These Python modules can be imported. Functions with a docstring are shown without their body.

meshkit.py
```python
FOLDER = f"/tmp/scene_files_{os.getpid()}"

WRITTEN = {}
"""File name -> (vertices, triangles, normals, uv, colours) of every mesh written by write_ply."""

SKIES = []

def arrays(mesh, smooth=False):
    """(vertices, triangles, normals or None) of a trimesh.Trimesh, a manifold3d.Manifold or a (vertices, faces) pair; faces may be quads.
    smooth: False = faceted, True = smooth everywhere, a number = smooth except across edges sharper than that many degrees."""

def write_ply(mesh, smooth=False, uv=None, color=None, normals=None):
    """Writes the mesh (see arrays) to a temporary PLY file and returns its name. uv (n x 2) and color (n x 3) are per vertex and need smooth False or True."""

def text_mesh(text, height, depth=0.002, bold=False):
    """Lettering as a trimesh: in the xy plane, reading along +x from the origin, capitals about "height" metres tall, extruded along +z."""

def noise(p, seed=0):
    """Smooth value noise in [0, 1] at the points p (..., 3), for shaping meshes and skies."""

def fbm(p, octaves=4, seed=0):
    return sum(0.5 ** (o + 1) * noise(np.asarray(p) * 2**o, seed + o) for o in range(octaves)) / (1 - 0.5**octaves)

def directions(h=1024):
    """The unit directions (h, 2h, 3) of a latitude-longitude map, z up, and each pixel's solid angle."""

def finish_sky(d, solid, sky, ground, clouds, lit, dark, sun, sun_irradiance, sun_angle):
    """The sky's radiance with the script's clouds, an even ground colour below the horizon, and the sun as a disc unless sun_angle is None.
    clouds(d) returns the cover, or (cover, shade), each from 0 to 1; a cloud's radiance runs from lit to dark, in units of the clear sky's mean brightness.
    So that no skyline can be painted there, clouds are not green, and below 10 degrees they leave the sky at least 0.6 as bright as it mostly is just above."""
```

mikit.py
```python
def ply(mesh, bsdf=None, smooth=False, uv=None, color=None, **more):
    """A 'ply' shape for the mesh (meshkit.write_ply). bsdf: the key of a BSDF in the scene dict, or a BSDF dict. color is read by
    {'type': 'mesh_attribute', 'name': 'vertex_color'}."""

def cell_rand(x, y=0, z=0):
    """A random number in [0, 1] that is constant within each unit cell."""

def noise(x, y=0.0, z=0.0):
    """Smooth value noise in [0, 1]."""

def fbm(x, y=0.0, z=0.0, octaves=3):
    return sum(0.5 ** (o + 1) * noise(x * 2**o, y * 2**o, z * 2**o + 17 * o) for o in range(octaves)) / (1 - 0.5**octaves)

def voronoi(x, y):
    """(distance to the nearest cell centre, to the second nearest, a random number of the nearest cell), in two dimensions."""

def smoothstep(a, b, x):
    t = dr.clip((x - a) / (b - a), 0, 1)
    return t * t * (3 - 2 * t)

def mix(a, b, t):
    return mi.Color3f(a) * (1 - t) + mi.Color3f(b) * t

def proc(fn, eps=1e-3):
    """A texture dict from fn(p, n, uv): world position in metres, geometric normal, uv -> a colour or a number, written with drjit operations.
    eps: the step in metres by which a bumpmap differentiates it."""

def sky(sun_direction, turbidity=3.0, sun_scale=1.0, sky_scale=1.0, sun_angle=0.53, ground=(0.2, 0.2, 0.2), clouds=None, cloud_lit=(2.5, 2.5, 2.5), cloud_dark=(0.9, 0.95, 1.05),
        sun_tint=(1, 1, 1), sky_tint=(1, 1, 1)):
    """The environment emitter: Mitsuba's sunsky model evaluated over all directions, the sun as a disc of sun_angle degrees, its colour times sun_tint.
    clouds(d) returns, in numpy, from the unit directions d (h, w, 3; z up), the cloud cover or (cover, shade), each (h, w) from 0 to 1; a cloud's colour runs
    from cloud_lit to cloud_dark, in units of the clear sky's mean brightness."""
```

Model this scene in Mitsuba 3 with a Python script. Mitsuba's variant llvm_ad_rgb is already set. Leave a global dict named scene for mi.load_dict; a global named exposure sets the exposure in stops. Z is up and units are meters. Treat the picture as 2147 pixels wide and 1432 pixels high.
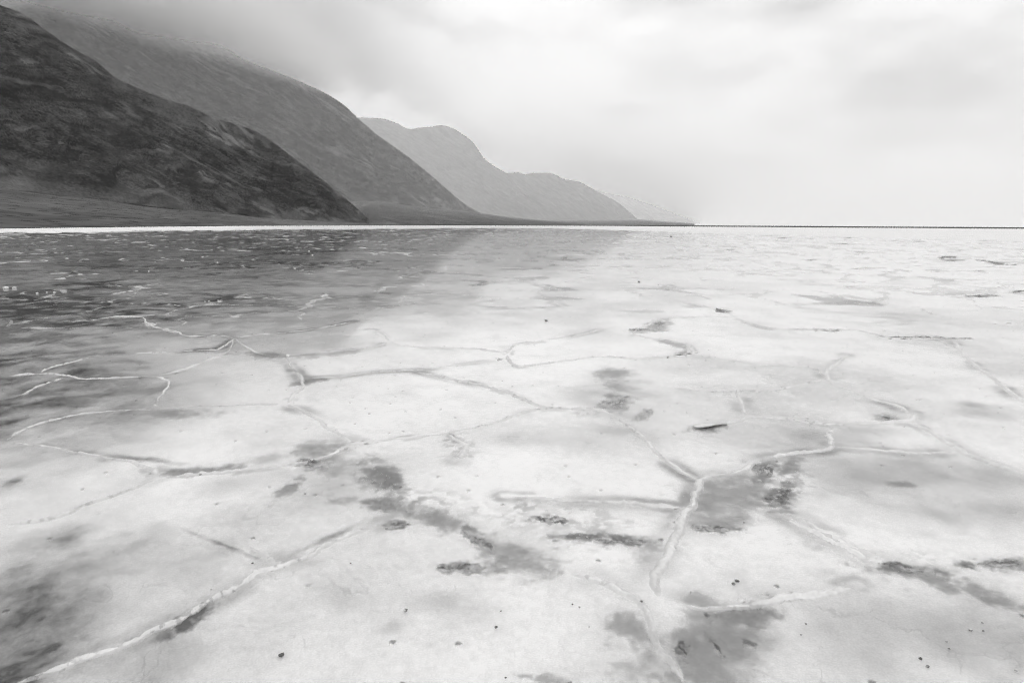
import math, random
import numpy as np, trimesh, drjit as dr, mitsuba as mi
from scipy.spatial import cKDTree
from scipy.interpolate import PchipInterpolator, RegularGridInterpolator
import mikit, meshkit
from mikit import noise, fbm, voronoi, smoothstep, mix

T = mi.ScalarTransform4f
scene, labels = {}, {}

# ---------------------------------------------------------------- camera, sky, exposure
EYE = 1.5
scene['camera'] = {'type': 'perspective', 'fov': 77.4, 'fov_axis': 'x', 'near_clip': 0.1, 'far_clip': 200000.0,
                   'to_world': T().look_at(origin=[0, 0, EYE], target=[0, 0.98356, EYE - 0.18056], up=[-0.0058, 0.18056, 0.98355]),
                   'medium': {'type': 'ref', 'id': 'haze_air'}}
exposure = 2.05


def cloud_deck(d):
    """Overcast: a complete cover whose shade varies with the thickness of the cloud."""
    z = np.maximum(d[..., 2], 0.0)
    p = d * np.array([1.0, 1.0, 1.9])
    warp = (meshkit.fbm(p * 2.1 + 3, 4, 5)[..., None] - 0.5) * np.array([0.5, 0.4, 0.35])
    big = meshkit.fbm(p * 2.6 + warp + 7.3, 4, 11)
    med = meshkit.fbm(p * 7.5 + 3.0 * warp, 6, 23)
    az, el = np.degrees(np.arctan2(d[..., 0], d[..., 1])), np.degrees(np.arcsin(np.clip(d[..., 2], -1, 1)))
    s = lambda a, b, x: (lambda t: t * t * (3 - 2 * t))(np.clip((x - a) / (b - a), 0, 1))
    sh = SKY_BASE + (1.6 * (big - 0.5) + 1.35 * (med - 0.5)) * s(-3, 7, el)
    sh = 0.22 + np.log1p(np.exp((sh - 0.22) * 14)) / 14
    # the thick bank that hangs on the mountain range to the left, with a ragged lower edge
    rag = 7.0 * (med - 0.5) + 5.0 * (big - 0.5)
    low = el - (11.3 - 0.30 * (az + 14.7)) + rag
    bank = s(-1.2, 1.4, low) * (0.40 + 0.60 * s(8.0, 1.0, low)) * s(-3.0, -15.0, az + 1.6 * rag) * s(-170, -60, az)
    sh = sh + BANK * bank
    sh = sh - 0.30 * s(24, 70, el)                      # brighter towards the zenith
    sh = sh + 0.16 * s(10, 42, az) * s(178, 90, az)     # darker towards the right of the view
    sh = sh - 0.14 * s(9, 1, el)
    return np.ones_like(z), np.clip(sh, 0, 1)


SKY_BASE, BANK = 0.41, 0.66
scene['sky_light'] = mikit.sky([0.25, 0.40, 1.0], turbidity=3, sun_scale=0.10, sun_angle=48, sun_tint=(0.89, 1.0, 1.20), clouds=cloud_deck,
                               cloud_lit=(2.9, 2.9, 2.9), cloud_dark=(0.9, 0.9, 0.9), ground=(0.6, 0.6, 0.6))

RIDGES = [[[-1.66,1.86],[-1.56,1.92],[-1.49,2.0],[-1.4,2.08],[-1.31,2.19],[-1.23,2.33],[-1.16,2.43],[-1.1,2.54],[-1.02,2.61],[-0.94,2.71],[-0.86,2.82],[-0.77,2.94],[-0.67,3.04]],[[-2.58,3.01],[-2.47,3.03],[-2.38,3.08],[-2.33,3.16],[-2.31,3.23],[-2.22,3.35],[-2.16,3.46],[-2.1,3.6]],[[-2.1,3.6],[-2.04,3.62],[-1.81,3.69],[-1.63,3.76],[-1.5,3.8],[-1.32,3.88],[-1.2,3.99],[-1.12,4.2]],[[-3.51,4.24],[-3.31,4.17],[-3.09,4.1],[-2.88,4.02],[-2.7,3.97],[-2.52,3.91],[-2.37,3.85],[-2.24,3.76],[-2.1,3.6]],[[-3.51,4.24],[-3.56,4.54],[-3.51,4.74],[-3.39,4.89],[-3.14,4.99],[-2.89,5.03],[-2.61,5.1],[-2.4,5.14],[-2.21,5.19],[-1.91,5.2]],[[-1.91,5.2],[-1.76,5.07],[-1.6,4.89],[-1.45,4.69],[-1.31,4.52],[-1.2,4.38],[-1.12,4.22]],[[-1.12,4.22],[-0.91,4.29],[-0.69,4.37],[-0.48,4.47],[-0.26,4.63],[-0.05,4.79],[0.14,5.03],[0.35,5.13],[0.69,5.07],[0.81,4.93]],[[-1.91,5.2],[-1.92,5.41],[-1.94,5.67],[-2.02,5.97],[-2.2,6.37],[-2.39,6.73],[-2.59,7.21]],[[-2.89,5.03],[-3.01,5.25],[-3.14,5.56],[-3.24,5.83],[-3.35,6.02],[-3.56,6.17]],[[-3.56,6.17],[-3.79,6.08],[-4.15,6.02],[-4.38,6.15],[-4.74,6.22],[-5.0,6.07]],[[-4.35,6.11],[-4.38,5.92],[-4.37,5.72],[-4.31,5.46],[-4.37,5.28]],[[-4.74,6.22],[-4.81,6.52],[-4.77,6.88],[-4.74,7.25],[-4.36,7.26],[-4.09,7.33],[-3.82,7.45],[-3.54,7.52],[-3.57,7.86],[-3.67,8.3]],[[-3.56,6.17],[-3.45,6.32],[-3.39,6.58],[-3.37,6.97],[-3.34,7.24],[-3.45,7.67],[-3.67,8.3]],[[-3.67,8.3],[-3.23,7.68],[-2.93,7.28],[-2.57,7.15],[-2.36,7.32],[-2.12,7.47],[-1.79,7.63],[-1.6,8.15]],[[-3.67,8.3],[-4.08,8.5],[-4.3,8.42],[-4.66,8.76],[-5.26,9.24],[-5.55,9.6],[-6.09,10.19],[-6.36,10.18],[-6.47,9.81],[-6.81,9.55]],[[-3.67,8.3],[-3.41,8.6],[-3.04,8.85],[-2.75,9.24],[-2.48,9.86]],[[-2.04,6.13],[-1.77,6.17],[-1.43,6.39],[-1.01,6.51],[-0.68,6.7],[-0.23,7.01]],[[-0.95,6.4],[-0.58,6.1],[-0.28,5.87],[-0.06,5.66],[0.11,5.37],[0.23,5.2],[0.35,5.13]],[[0.81,4.93],[0.9,4.67],[0.95,4.41],[0.97,4.16],[1.01,3.94],[1.07,3.74],[1.12,3.62]],[[1.66,3.99],[1.46,3.82],[1.27,3.69],[1.15,3.62],[1.07,3.45],[1.0,3.28],[0.92,3.18],[0.84,3.02],[0.8,2.92],[0.74,2.78],[0.7,2.7],[0.63,2.58],[0.61,2.52],[0.61,2.43],[0.63,2.37]],[[-0.04,3.38],[0.1,3.37],[0.34,3.32],[0.6,3.3],[0.8,3.26],[0.95,3.22]],[[0.23,2.59],[0.35,2.53],[0.44,2.44],[0.5,2.37],[0.54,2.3],[0.54,2.2],[0.55,2.09],[0.58,1.96],[0.57,1.88]],[[0.63,2.37],[0.69,2.33],[0.82,2.31],[0.95,2.33],[1.06,2.37],[1.2,2.41],[1.34,2.45],[1.49,2.5]],[[1.43,3.15],[1.48,3.04],[1.53,2.93],[1.58,2.81],[1.61,2.73],[1.64,2.64]],[[1.47,3.16],[1.53,3.1],[1.54,2.98],[1.59,2.94],[1.6,2.85],[1.67,2.77]],[[1.66,3.99],[1.84,4.07],[2.02,4.11],[2.17,4.18],[2.27,4.33],[2.37,4.54],[2.47,4.68]],[[2.05,5.71],[2.02,5.48],[1.96,5.23],[1.92,5.02],[1.93,4.91]],[[1.55,4.67],[1.76,4.8],[1.93,4.91],[2.17,4.85],[2.45,4.72],[2.79,4.74],[3.12,4.83],[3.31,5.09]],[[3.12,4.79],[3.11,4.56],[3.08,4.31],[3.05,4.15],[3.1,3.93],[3.18,3.74]],[[2.22,4.22],[2.47,4.16],[2.79,4.1],[3.04,4.14]],[[1.54,5.76],[1.79,5.7],[2.04,5.69],[2.32,5.71],[2.65,5.88],[3.04,6.13],[3.1,5.87],[3.18,5.44],[3.26,5.23],[3.26,5.01]],[[3.1,6.02],[3.22,6.4],[3.66,6.99],[3.99,7.48]],[[5.9,8.39],[5.53,7.73],[5.12,6.91],[4.89,6.34],[4.68,5.91],[4.44,5.34]],[[-0.48,4.47],[-0.39,4.32],[-0.32,4.14],[-0.36,3.92]],[[-0.05,7.36],[0.0,7.81],[0.35,8.22],[0.82,8.59],[1.3,9.22]],[[-0.05,7.36],[0.09,6.7],[0.57,6.98],[1.03,7.23],[1.45,7.13],[2.1,7.31],[2.42,7.11]],[[-1.6,8.15],[-1.8,8.7],[-2.05,9.1]],[[-1.6,8.15],[-1.14,7.74],[-0.55,7.7],[-0.07,7.42]],[[-1.33,2.8],[-1.16,2.71],[-1.02,2.61]],[[2.42,7.11],[2.75,6.84],[3.23,6.74],[3.1,6.02]],[[2.05,8.27],[2.24,8.04],[2.16,7.63],[2.1,7.31]],[[2.05,8.27],[1.71,8.82],[2.1,9.7],[2.46,10.32],[3.39,10.57],[3.68,10.47]],[[3.68,10.47],[3.84,9.31],[4.37,9.24],[5.01,9.26],[5.2,8.63],[5.97,8.51]],[[3.68,10.47],[3.73,11.12],[3.51,12.11],[3.19,12.87]]]
STAINS_SHADE = [[-1.236,3.861,0.151,0.041,0.077,-0.231,"w",0.95],[-1.272,3.519,0.035,0.153,0.031,-0.051,"m",0.6],[-0.787,3.67,0.161,-0.127,0.009,-0.142,"m",0.65],[-0.648,3.238,0.153,-0.083,0.007,-0.092,"m",0.65],[-0.414,3.114,0.245,-0.107,0.003,-0.098,"w",0.9],[-0.193,2.969,0.091,-0.085,-0.01,-0.065,"m",0.6],[-0.083,2.848,0.086,-0.078,-0.013,-0.069,"w",0.8],[0.031,2.715,0.156,-0.098,-0.024,-0.14,"w",0.9],[0.106,2.652,0.102,-0.052,-0.012,-0.072,"w",0.8],[-0.153,2.871,0.066,-0.06,-0.006,-0.034,"m",0.9],[-0.235,2.62,0.095,0.01,0.004,-0.044,"m",0.7],[-0.926,3.313,0.081,0.03,0.014,-0.043,"w",0.7],[-0.573,3.026,0.06,0.001,0.008,-0.042,"m",0.7],[0.325,2.91,0.141,0.002,-0.004,-0.034,"m",0.7],[0.551,2.865,0.123,-0.021,-0.012,-0.057,"m",0.7],[0.677,2.811,0.103,-0.038,-0.019,-0.063,"w",0.65],[0.614,2.721,0.083,0.053,-0.001,-0.081,"w",0.45],[1.229,3.419,0.238,0.197,-0.036,-0.263,"w",0.75],[1.573,3.783,0.115,0.112,-0.025,-0.151,"m",0.7],[1.723,3.785,0.128,0.12,-0.022,-0.103,"m",0.6],[1.53,3.391,0.125,0.097,-0.028,-0.129,"m",0.8],[1.01,3.009,0.104,-0.015,-0.013,-0.036,"m",0.85],[1.158,3.091,0.115,0.058,-0.019,-0.085,"s",0.7],[1.03,6.346,0.175,-0.113,-0.054,-0.293,"m",0.55],[0.983,5.895,0.128,-0.045,-0.023,-0.128,"m",0.55],[0.932,5.36,0.145,0.087,-0.024,-0.211,"m",0.8],[1.08,4.993,0.093,0.115,-0.006,-0.097,"m",0.65],[0.923,5.516,0.298,0.006,-0.157,-0.996,"s",0.35],[2.069,8.101,0.134,-0.299,-0.048,-0.164,"m",0.5],[2.03,7.479,0.174,0.129,-0.033,-0.142,"m",0.6],[2.314,3.578,0.074,-0.018,-0.027,-0.043,"m",0.6],[2.999,4.913,0.063,-0.021,-0.054,-0.091,"m",0.7],[0.472,2.197,0.088,-0.076,-0.043,-0.091,"w",0.8],[0.734,2.106,0.262,0.129,-0.014,-0.194,"w",0.85],[0.619,2.001,0.089,-0.099,-0.085,-0.13,"w",0.8],[0.831,2.107,0.14,0.002,-0.056,-0.165,"w",0.6],[1.485,4.629,0.131,0.03,-0.019,-0.07,"m",0.8],[0.914,2.267,0.141,0.031,-0.019,-0.068,"m",0.55],[0.622,2.078,0.028,0.0,-0.014,-0.053,"m",0.8],[0.752,2.106,0.012,-0.05,-0.01,-0.009,"m",0.8],[0.88,2.121,0.027,-0.019,-0.013,-0.021,"m",0.7],[1.779,2.63,0.135,-0.023,-0.029,-0.044,"m",0.7],[1.862,2.515,0.108,-0.103,-0.051,-0.061,"w",0.9],[1.996,2.391,0.089,-0.104,-0.055,-0.058,"w",0.95],[2.197,2.675,0.171,0.027,-0.032,-0.046,"m",0.75],[2.316,2.656,0.13,0.002,-0.042,-0.054,"m",0.6],[-1.935,6.032,0.149,0.111,0.045,-0.132,"m",0.65],[-2.915,3.53,0.026,0.057,0.053,-0.059,"s",1.0],[-1.227,2.256,0.049,0.091,0.029,-0.034,"s",1.3],[-1.287,2.143,0.024,0.042,0.031,-0.034,"s",0.9],[-1.415,2.021,0.105,0.169,0.061,-0.062,"s",0.7],[-1.687,1.956,0.107,0.155,0.117,-0.108,"s",1.35],[-1.936,2.335,0.027,0.327,0.313,-0.27,"s",0.95],[-1.516,1.97,0.309,0.407,0.266,-0.267,"s",0.5],[-2.144,2.895,0.152,0.141,0.151,-0.187,"s",0.3],[-3.803,4.695,0.162,0.254,0.233,-0.28,"s",1.0],[-3.495,5.12,0.49,0.159,0.131,-0.196,"s",0.8],[-6.236,8.107,0.28,0.169,0.128,-0.169,"w",1.0],[-4.624,7.285,0.191,0.006,0.067,-0.11,"w",1.0],[-2.908,7.224,0.381,-0.132,0.06,-0.162,"w",0.8],[-2.132,7.301,0.337,0.18,0.033,-0.11,"w",0.7],[-1.858,3.731,0.228,0.077,0.031,-0.062,"m",0.6],[-1.584,3.939,0.148,0.092,0.034,-0.075,"s",0.5],[-2.609,4.932,0.266,0.079,0.068,-0.13,"m",0.45],[2.893,3.615,0.125,-0.166,-0.24,-0.283,"s",0.45],[2.169,4.432,0.234,0.059,-0.115,-0.267,"s",0.4],[3.918,5.132,0.206,-0.15,-0.149,-0.196,"s",0.5],[2.576,4.548,0.286,0.005,-0.108,-0.202,"s",0.35],[-1.223,2.326,0.079,0.149,0.032,-0.04,"s",0.6],[-0.868,2.911,0.108,0.147,0.011,-0.022,"s",0.9],[-1.329,2.787,0.226,-0.134,0.004,-0.017,"s",0.9],[-2.591,3.966,0.435,-0.103,0.025,-0.043,"s",0.8],[-1.673,3.513,0.254,0.11,0.069,-0.137,"s",0.35],[-1.77,2.851,0.056,0.121,0.068,-0.085,"s",0.35],[-7.136,10.363,1.443,0.06,0.441,-0.656,"s",0.6],[-7.107,8.914,-0.109,0.648,0.289,-0.353,"w",0.9],[1.42,3.067,0.082,-0.036,-0.021,-0.042,"s",0.4],[1.363,2.586,0.085,0.0,-0.018,-0.039,"s",0.2],[2.212,9.561,0.233,0.248,-0.078,-0.411,"m",0.7],[1.877,9.151,0.154,0.006,-0.034,-0.171,"m",0.8],[0.335,4.4,0.515,0.01,-0.01,-0.147,"s",0.3],[0.836,4.516,0.318,0.006,-0.019,-0.11,"s",0.25],[-0.328,2.351,0.236,-0.067,0.003,-0.082,"s",0.3],[-0.598,2.349,0.142,-0.039,0.011,-0.082,"s",0.35],[-0.453,2.194,0.054,0.0,0.008,-0.042,"s",0.4],[-1.066,3.629,0.315,-0.33,0.019,-0.386,"s",0.2],[1.407,2.182,0.376,-0.122,-0.176,-0.261,"s",0.22],[0.129,1.913,0.093,-0.023,-0.005,-0.023,"m",0.4],[-1.744,2.125,0.03,0.085,0.052,-0.048,"s",0.6],[-5.045,5.9,0.864,0.613,1.894,-2.244,"s",0.75],[-8.195,10.319,1.959,0.082,1.746,-2.255,"s",0.6],[2.533,3.609,0.425,-0.34,-0.317,-0.432,"s",0.4],[1.66,2.156,0.287,-0.095,-0.178,-0.227,"s",0.35],[2.112,3.676,0.175,0.002,-0.12,-0.226,"s",0.3],[-0.368,4.187,0.12,-0.116,-0.01,-0.253,"r",0.8],[-0.891,3.745,0.205,-0.195,0.01,-0.212,"r",0.9],[-0.503,3.3,0.301,-0.113,0.011,-0.158,"r",0.9],[0.295,3.107,0.32,-0.033,-0.02,-0.188,"r",0.9],[1.572,3.595,0.276,0.256,-0.049,-0.281,"r",0.9],[1.554,2.798,0.109,-0.226,-0.068,-0.09,"r",0.9],[0.687,4.998,0.194,0.003,-0.017,-0.134,"r",0.7],[0.867,3.114,0.083,0.044,-0.036,-0.268,"r",0.7],[1.072,2.382,0.149,0.034,-0.013,-0.04,"r",0.8],[-1.063,2.559,0.076,0.099,0.026,-0.042,"r",0.6],[1.951,2.715,0.216,-0.038,-0.047,-0.069,"r",0.8],[-1.202,4.125,0.164,0.1,0.044,-0.128,"r",0.7],[-4.184,11.752,2.867,0.134,0.442,-1.267,"s",0.25]]
CLUMPS = [[0.927,5.33,0.124,0.062,-0.017,-0.135],[0.194,3.089,0.111,-0.024,-0.005,-0.044],[1.524,3.378,0.096,0.084,-0.014,-0.077],[1.603,3.784,0.091,0.089,-0.011,-0.062],[5.705,8.644,0.501,-0.035,-0.086,-0.134],[2.222,9.608,0.176,0.224,-0.05,-0.272],[1.869,9.108,0.139,0.005,-0.025,-0.127],[0.507,2.879,0.137,-0.013,-0.004,-0.019],[1.011,3.014,0.084,-0.009,-0.009,-0.026],[10.367,14.122,0.396,0.021,-0.215,-0.3],[11.91,15.02,0.141,0.007,-0.175,-0.225],[21.455,31.83,0.408,0.046,-0.997,-1.491],[20.511,27.378,-0.556,-1.676,-0.683,-0.913],[1.509,23.744,0.195,0.018,-0.038,-0.611],[-1.286,3.876,0.069,0.031,0.024,-0.066],[4.588,9.247,0.166,-0.033,-0.063,-0.131],[2.999,4.913,0.044,-0.014,-0.031,-0.052],[3.771,11.241,0.101,-0.078,-0.065,-0.191],[2.236,2.684,0.096,0.012,-0.015,-0.021],[1.759,2.65,0.09,-0.027,-0.014,-0.02],[-0.165,2.88,0.061,-0.062,-0.005,-0.022],[2.072,7.424,0.148,0.091,-0.02,-0.085],[1.078,4.98,0.066,0.079,-0.004,-0.06],[-0.573,3.031,0.048,0.0,0.005,-0.026],[-0.236,2.624,0.071,0.008,0.002,-0.024],[-0.152,7.062,0.065,0.002,0.001,-0.051]]
CRUMBS = [[-0.808,2.018,0.02],[-0.414,2.286,0.019],[-0.054,2.186,0.013],[0.971,2.513,0.02],[0.949,2.49,0.016],[0.749,2.427,0.009],[1.134,2.218,0.009],[1.45,2.02,0.013],[1.448,1.978,0.013],[1.743,2.185,0.016],[1.82,2.23,0.008],[1.788,2.18,0.01],[1.588,2.076,0.008],[0.807,2.282,0.011],[0.531,2.36,0.011],[-0.038,2.289,0.008],[0.299,2.192,0.008],[0.275,2.318,0.009],[0.249,2.337,0.008],[3.365,16.974,0.077],[0.536,9.981,0.051],[20.21,82.604,0.27],[1.792,7.196,0.029],[1.427,3.37,0.013],[1.086,2.151,0.009],[-0.623,2.974,0.015],[-1.16,3.386,0.012],[-1.88,3.654,0.017],[-1.157,2.638,0.01],[1.198,3.064,0.011],[0.9,3.142,0.011],[0.784,2.858,0.011],[-0.18,2.588,0.008],[-0.719,2.643,0.008],[-1.245,2.428,0.008],[-1.271,2.163,0.009],[1.066,2.416,0.01],[1.741,1.961,0.01],[1.605,2.114,0.008],[1.426,5.013,0.01],[3.695,16.185,0.032],[-0.015,1.912,0.008]]
WATER_EDGE = [[-38.4, 101.0], [-31.3, 118.0], [-22.9, 140.0], [-13.0, 180.0], [-3.1, 233.0], [3.2, 243.0], [9.4, 180.0], [17.4, 131.0], [28.1, 103.0], [38.3, 92.0]]
SHORE = [[-38.3, 163.0], [-31.2, 206.0], [-22.9, 284.0], [-13.0, 424.0], [-3.1, 606.0], [9.4, 681.0], [21.1, 627.0], [38.2, 664.0]]
CREST_A = [[-524.56,440.0,210.21],[-484.94,500.0,205.76],[-471.48,560.0,202.73],[-447.75,600.0,186.13],[-440.43,612.0,184.79],[-429.2,624.0,174.36],[-419.65,640.0,164.29],[-404.28,656.0,153.38],[-392.18,668.0,140.73],[-376.13,684.0,132.75],[-361.0,700.0,126.53],[-344.44,716.0,122.26],[-326.99,732.0,113.66],[-311.56,744.0,109.52],[-291.72,760.0,102.61],[-275.79,774.0,90.19],[-259.03,788.0,75.5],[-241.93,804.0,60.25],[-223.81,820.0,43.04],[-209.51,832.0,29.56],[-197.63,844.0,16.77],[-189.27,852.0,6.57]]
TOE_A = [[-216.98,168.0,9.64],[-269.46,260.0,14.84],[-277.94,312.0,17.76],[-281.62,360.0,18.96],[-283.33,376.0,18.73],[-281.32,392.0,17.87],[-280.87,412.0,17.03],[-278.36,436.0,16.18],[-273.9,452.0,15.19],[-269.59,476.0,13.3],[-265.1,500.0,11.86],[-258.82,524.0,10.58],[-252.57,552.0,9.6],[-245.06,572.0,8.76],[-236.81,604.0,6.68],[-229.37,632.0,5.21],[-221.56,664.0,4.55],[-213.06,700.0,4.07],[-203.56,740.0,3.54],[-195.38,772.0,3.45],[-190.61,812.0,3.34],[-188.5,848.0,3.18]]
CREST_B = [[-3048.92,3250.0,1289.49],[-2779.48,3437.5,1215.67],[-2552.3,3625.0,1134.09],[-2413.23,3750.0,1118.92],[-2282.78,3875.0,1117.25],[-2196.22,4000.0,1086.58],[-2039.79,4187.5,1097.85],[-1903.98,4375.0,1119.53],[-1785.27,4562.5,1063.4],[-1618.06,4812.5,1027.2],[-1439.56,5125.0,975.31],[-1345.42,5312.5,922.17],[-1279.58,5500.0,850.73],[-1150.18,5812.5,732.85],[-1006.18,6187.5,631.4],[-834.03,6562.5,487.47],[-676.71,6875.0,341.94],[-546.88,7125.0,228.52],[-378.1,7375.0,126.75]]
TOE_B = [[-2127.65,2125.0,95.88],[-1924.92,2250.0,103.29],[-1801.23,2437.5,113.38],[-1726.71,2562.5,110.96],[-1655.3,2687.5,107.64],[-1610.25,2812.5,103.26],[-1521.58,3000.0,100.47],[-1442.89,3187.5,98.54],[-1367.58,3375.0,105.16],[-1257.15,3625.0,114.04],[-1135.56,3937.5,125.04],[-1069.2,4125.0,131.61],[-1023.36,4312.5,138.06],[-941.29,4687.5,150.9],[-842.66,5125.0,143.95],[-727.96,5687.5,132.29],[-611.2,6187.5,131.53],[-509.25,6625.0,122.55],[-365.32,7125.0,112.28]]
CREST_C = [[-5298.09,14250.0,1385.92],[-4160.7,14700.0,2126.66],[-3704.19,15000.0,2306.17],[-3416.21,15150.0,2351.67],[-3028.96,15375.0,2368.04],[-2728.84,15525.0,2297.62],[-2445.01,15675.0,2182.08],[-2218.69,15825.0,2236.86],[-1953.78,15975.0,2281.52],[-1733.02,16050.0,2326.44],[-1518.35,16200.0,2294.02],[-1241.45,16350.0,2159.82],[-1017.42,16500.0,2010.49],[-872.13,16650.0,1822.34],[-735.41,16800.0,1641.13],[-497.51,16950.0,1467.92],[-167.61,17100.0,1291.08],[120.56,17250.0,963.68],[441.29,17400.0,628.01],[833.94,17550.0,296.82],[1228.4,17625.0,84.84]]
TOE_C = [[-4238.21,11250.0,220.14],[-3339.2,11550.0,190.32],[-2954.36,11700.0,195.21],[-2732.34,11850.0,190.67],[-2446.04,12150.0,188.76],[-2233.02,12450.0,194.94],[-2025.71,12750.0,191.93],[-1841.77,12900.0,195.36],[-1643.19,13200.0,191.76],[-1474.75,13425.0,186.48],[-1299.58,13650.0,190.72],[-1072.88,13950.0,186.31],[-887.31,14250.0,181.23],[-759.56,14400.0,183.9],[-642.93,14625.0,176.98],[-437.49,14925.0,171.09],[-146.53,15375.0,155.82],[115.46,15750.0,138.44],[417.72,16275.0,121.27],[804.89,16875.0,79.18],[1213.43,17400.0,46.14]]
CREST_D = [[-2266.14,17700.0,370.51],[-1248.03,18000.0,895.79],[-603.28,18300.0,1250.54],[-100.78,18450.0,1406.29],[126.64,18525.0,1426.29],[329.52,18600.0,1380.96],[600.78,18675.0,1427.38],[1014.3,18825.0,1441.13],[1224.44,18900.0,1394.94],[1437.51,18975.0,1294.88],[1943.92,19200.0,1218.26],[2315.0,19350.0,1052.05],[2582.23,19425.0,919.93],[2765.11,19500.0,841.37],[3236.49,19725.0,614.71],[3560.55,19875.0,379.34],[3860.53,20025.0,153.52]]
TOE_D = [[-2079.44,16200.0,36.45],[-1138.95,16350.0,42.25],[-544.11,16500.0,69.86],[-85.13,16650.0,97.13],[122.96,16725.0,98.75],[308.27,16800.0,100.23],[559.57,16950.0,102.53],[940.63,17100.0,105.57],[1138.57,17250.0,107.56],[1339.81,17400.0,109.58],[1817.05,17700.0,114.03],[2177.72,18000.0,117.81],[2435.74,18150.0,107.08],[2616.86,18300.0,108.87],[3118.8,18900.0,101.14],[3477.33,19350.0,91.18],[3820.11,19800.0,80.49]]
CREST_E = [[731.86,40500.0,1458.09],[3139.63,41250.0,2084.83],[5334.36,42000.0,2134.8],[5992.36,42300.0,2003.56],[7676.4,43050.0,1742.13],[9073.06,43650.0,1369.33],[10512.73,44250.0,920.86],[11993.27,44850.0,457.88],[13061.78,45300.0,141.52]]
TOE_E = [[703.41,38250.0,60.84],[3006.41,39000.0,75.06],[5105.57,39750.0,88.12],[5753.17,40200.0,92.46],[7389.99,41100.0,88.27],[8784.84,42000.0,82.05],[10232.63,42900.0,75.48],[11773.53,43950.0,68.8],[12980.06,45000.0,59.44]]
FANTOP_1 = [[-237.4,184.0,11.46],[-290.04,280.0,16.66],[-292.15,328.0,18.83],[-290.93,372.0,20.07],[-293.77,394.0,19.29],[-292.68,428.0,17.93],[-288.58,448.0,17.05],[-284.31,476.0,15.6],[-276.34,504.0,12.97],[-264.33,544.0,10.76],[-253.13,580.0,9.25],[-234.23,648.0,5.31],[-216.73,712.0,3.86],[-201.61,772.0,3.42],[-184.89,840.0,2.57]]
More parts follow.
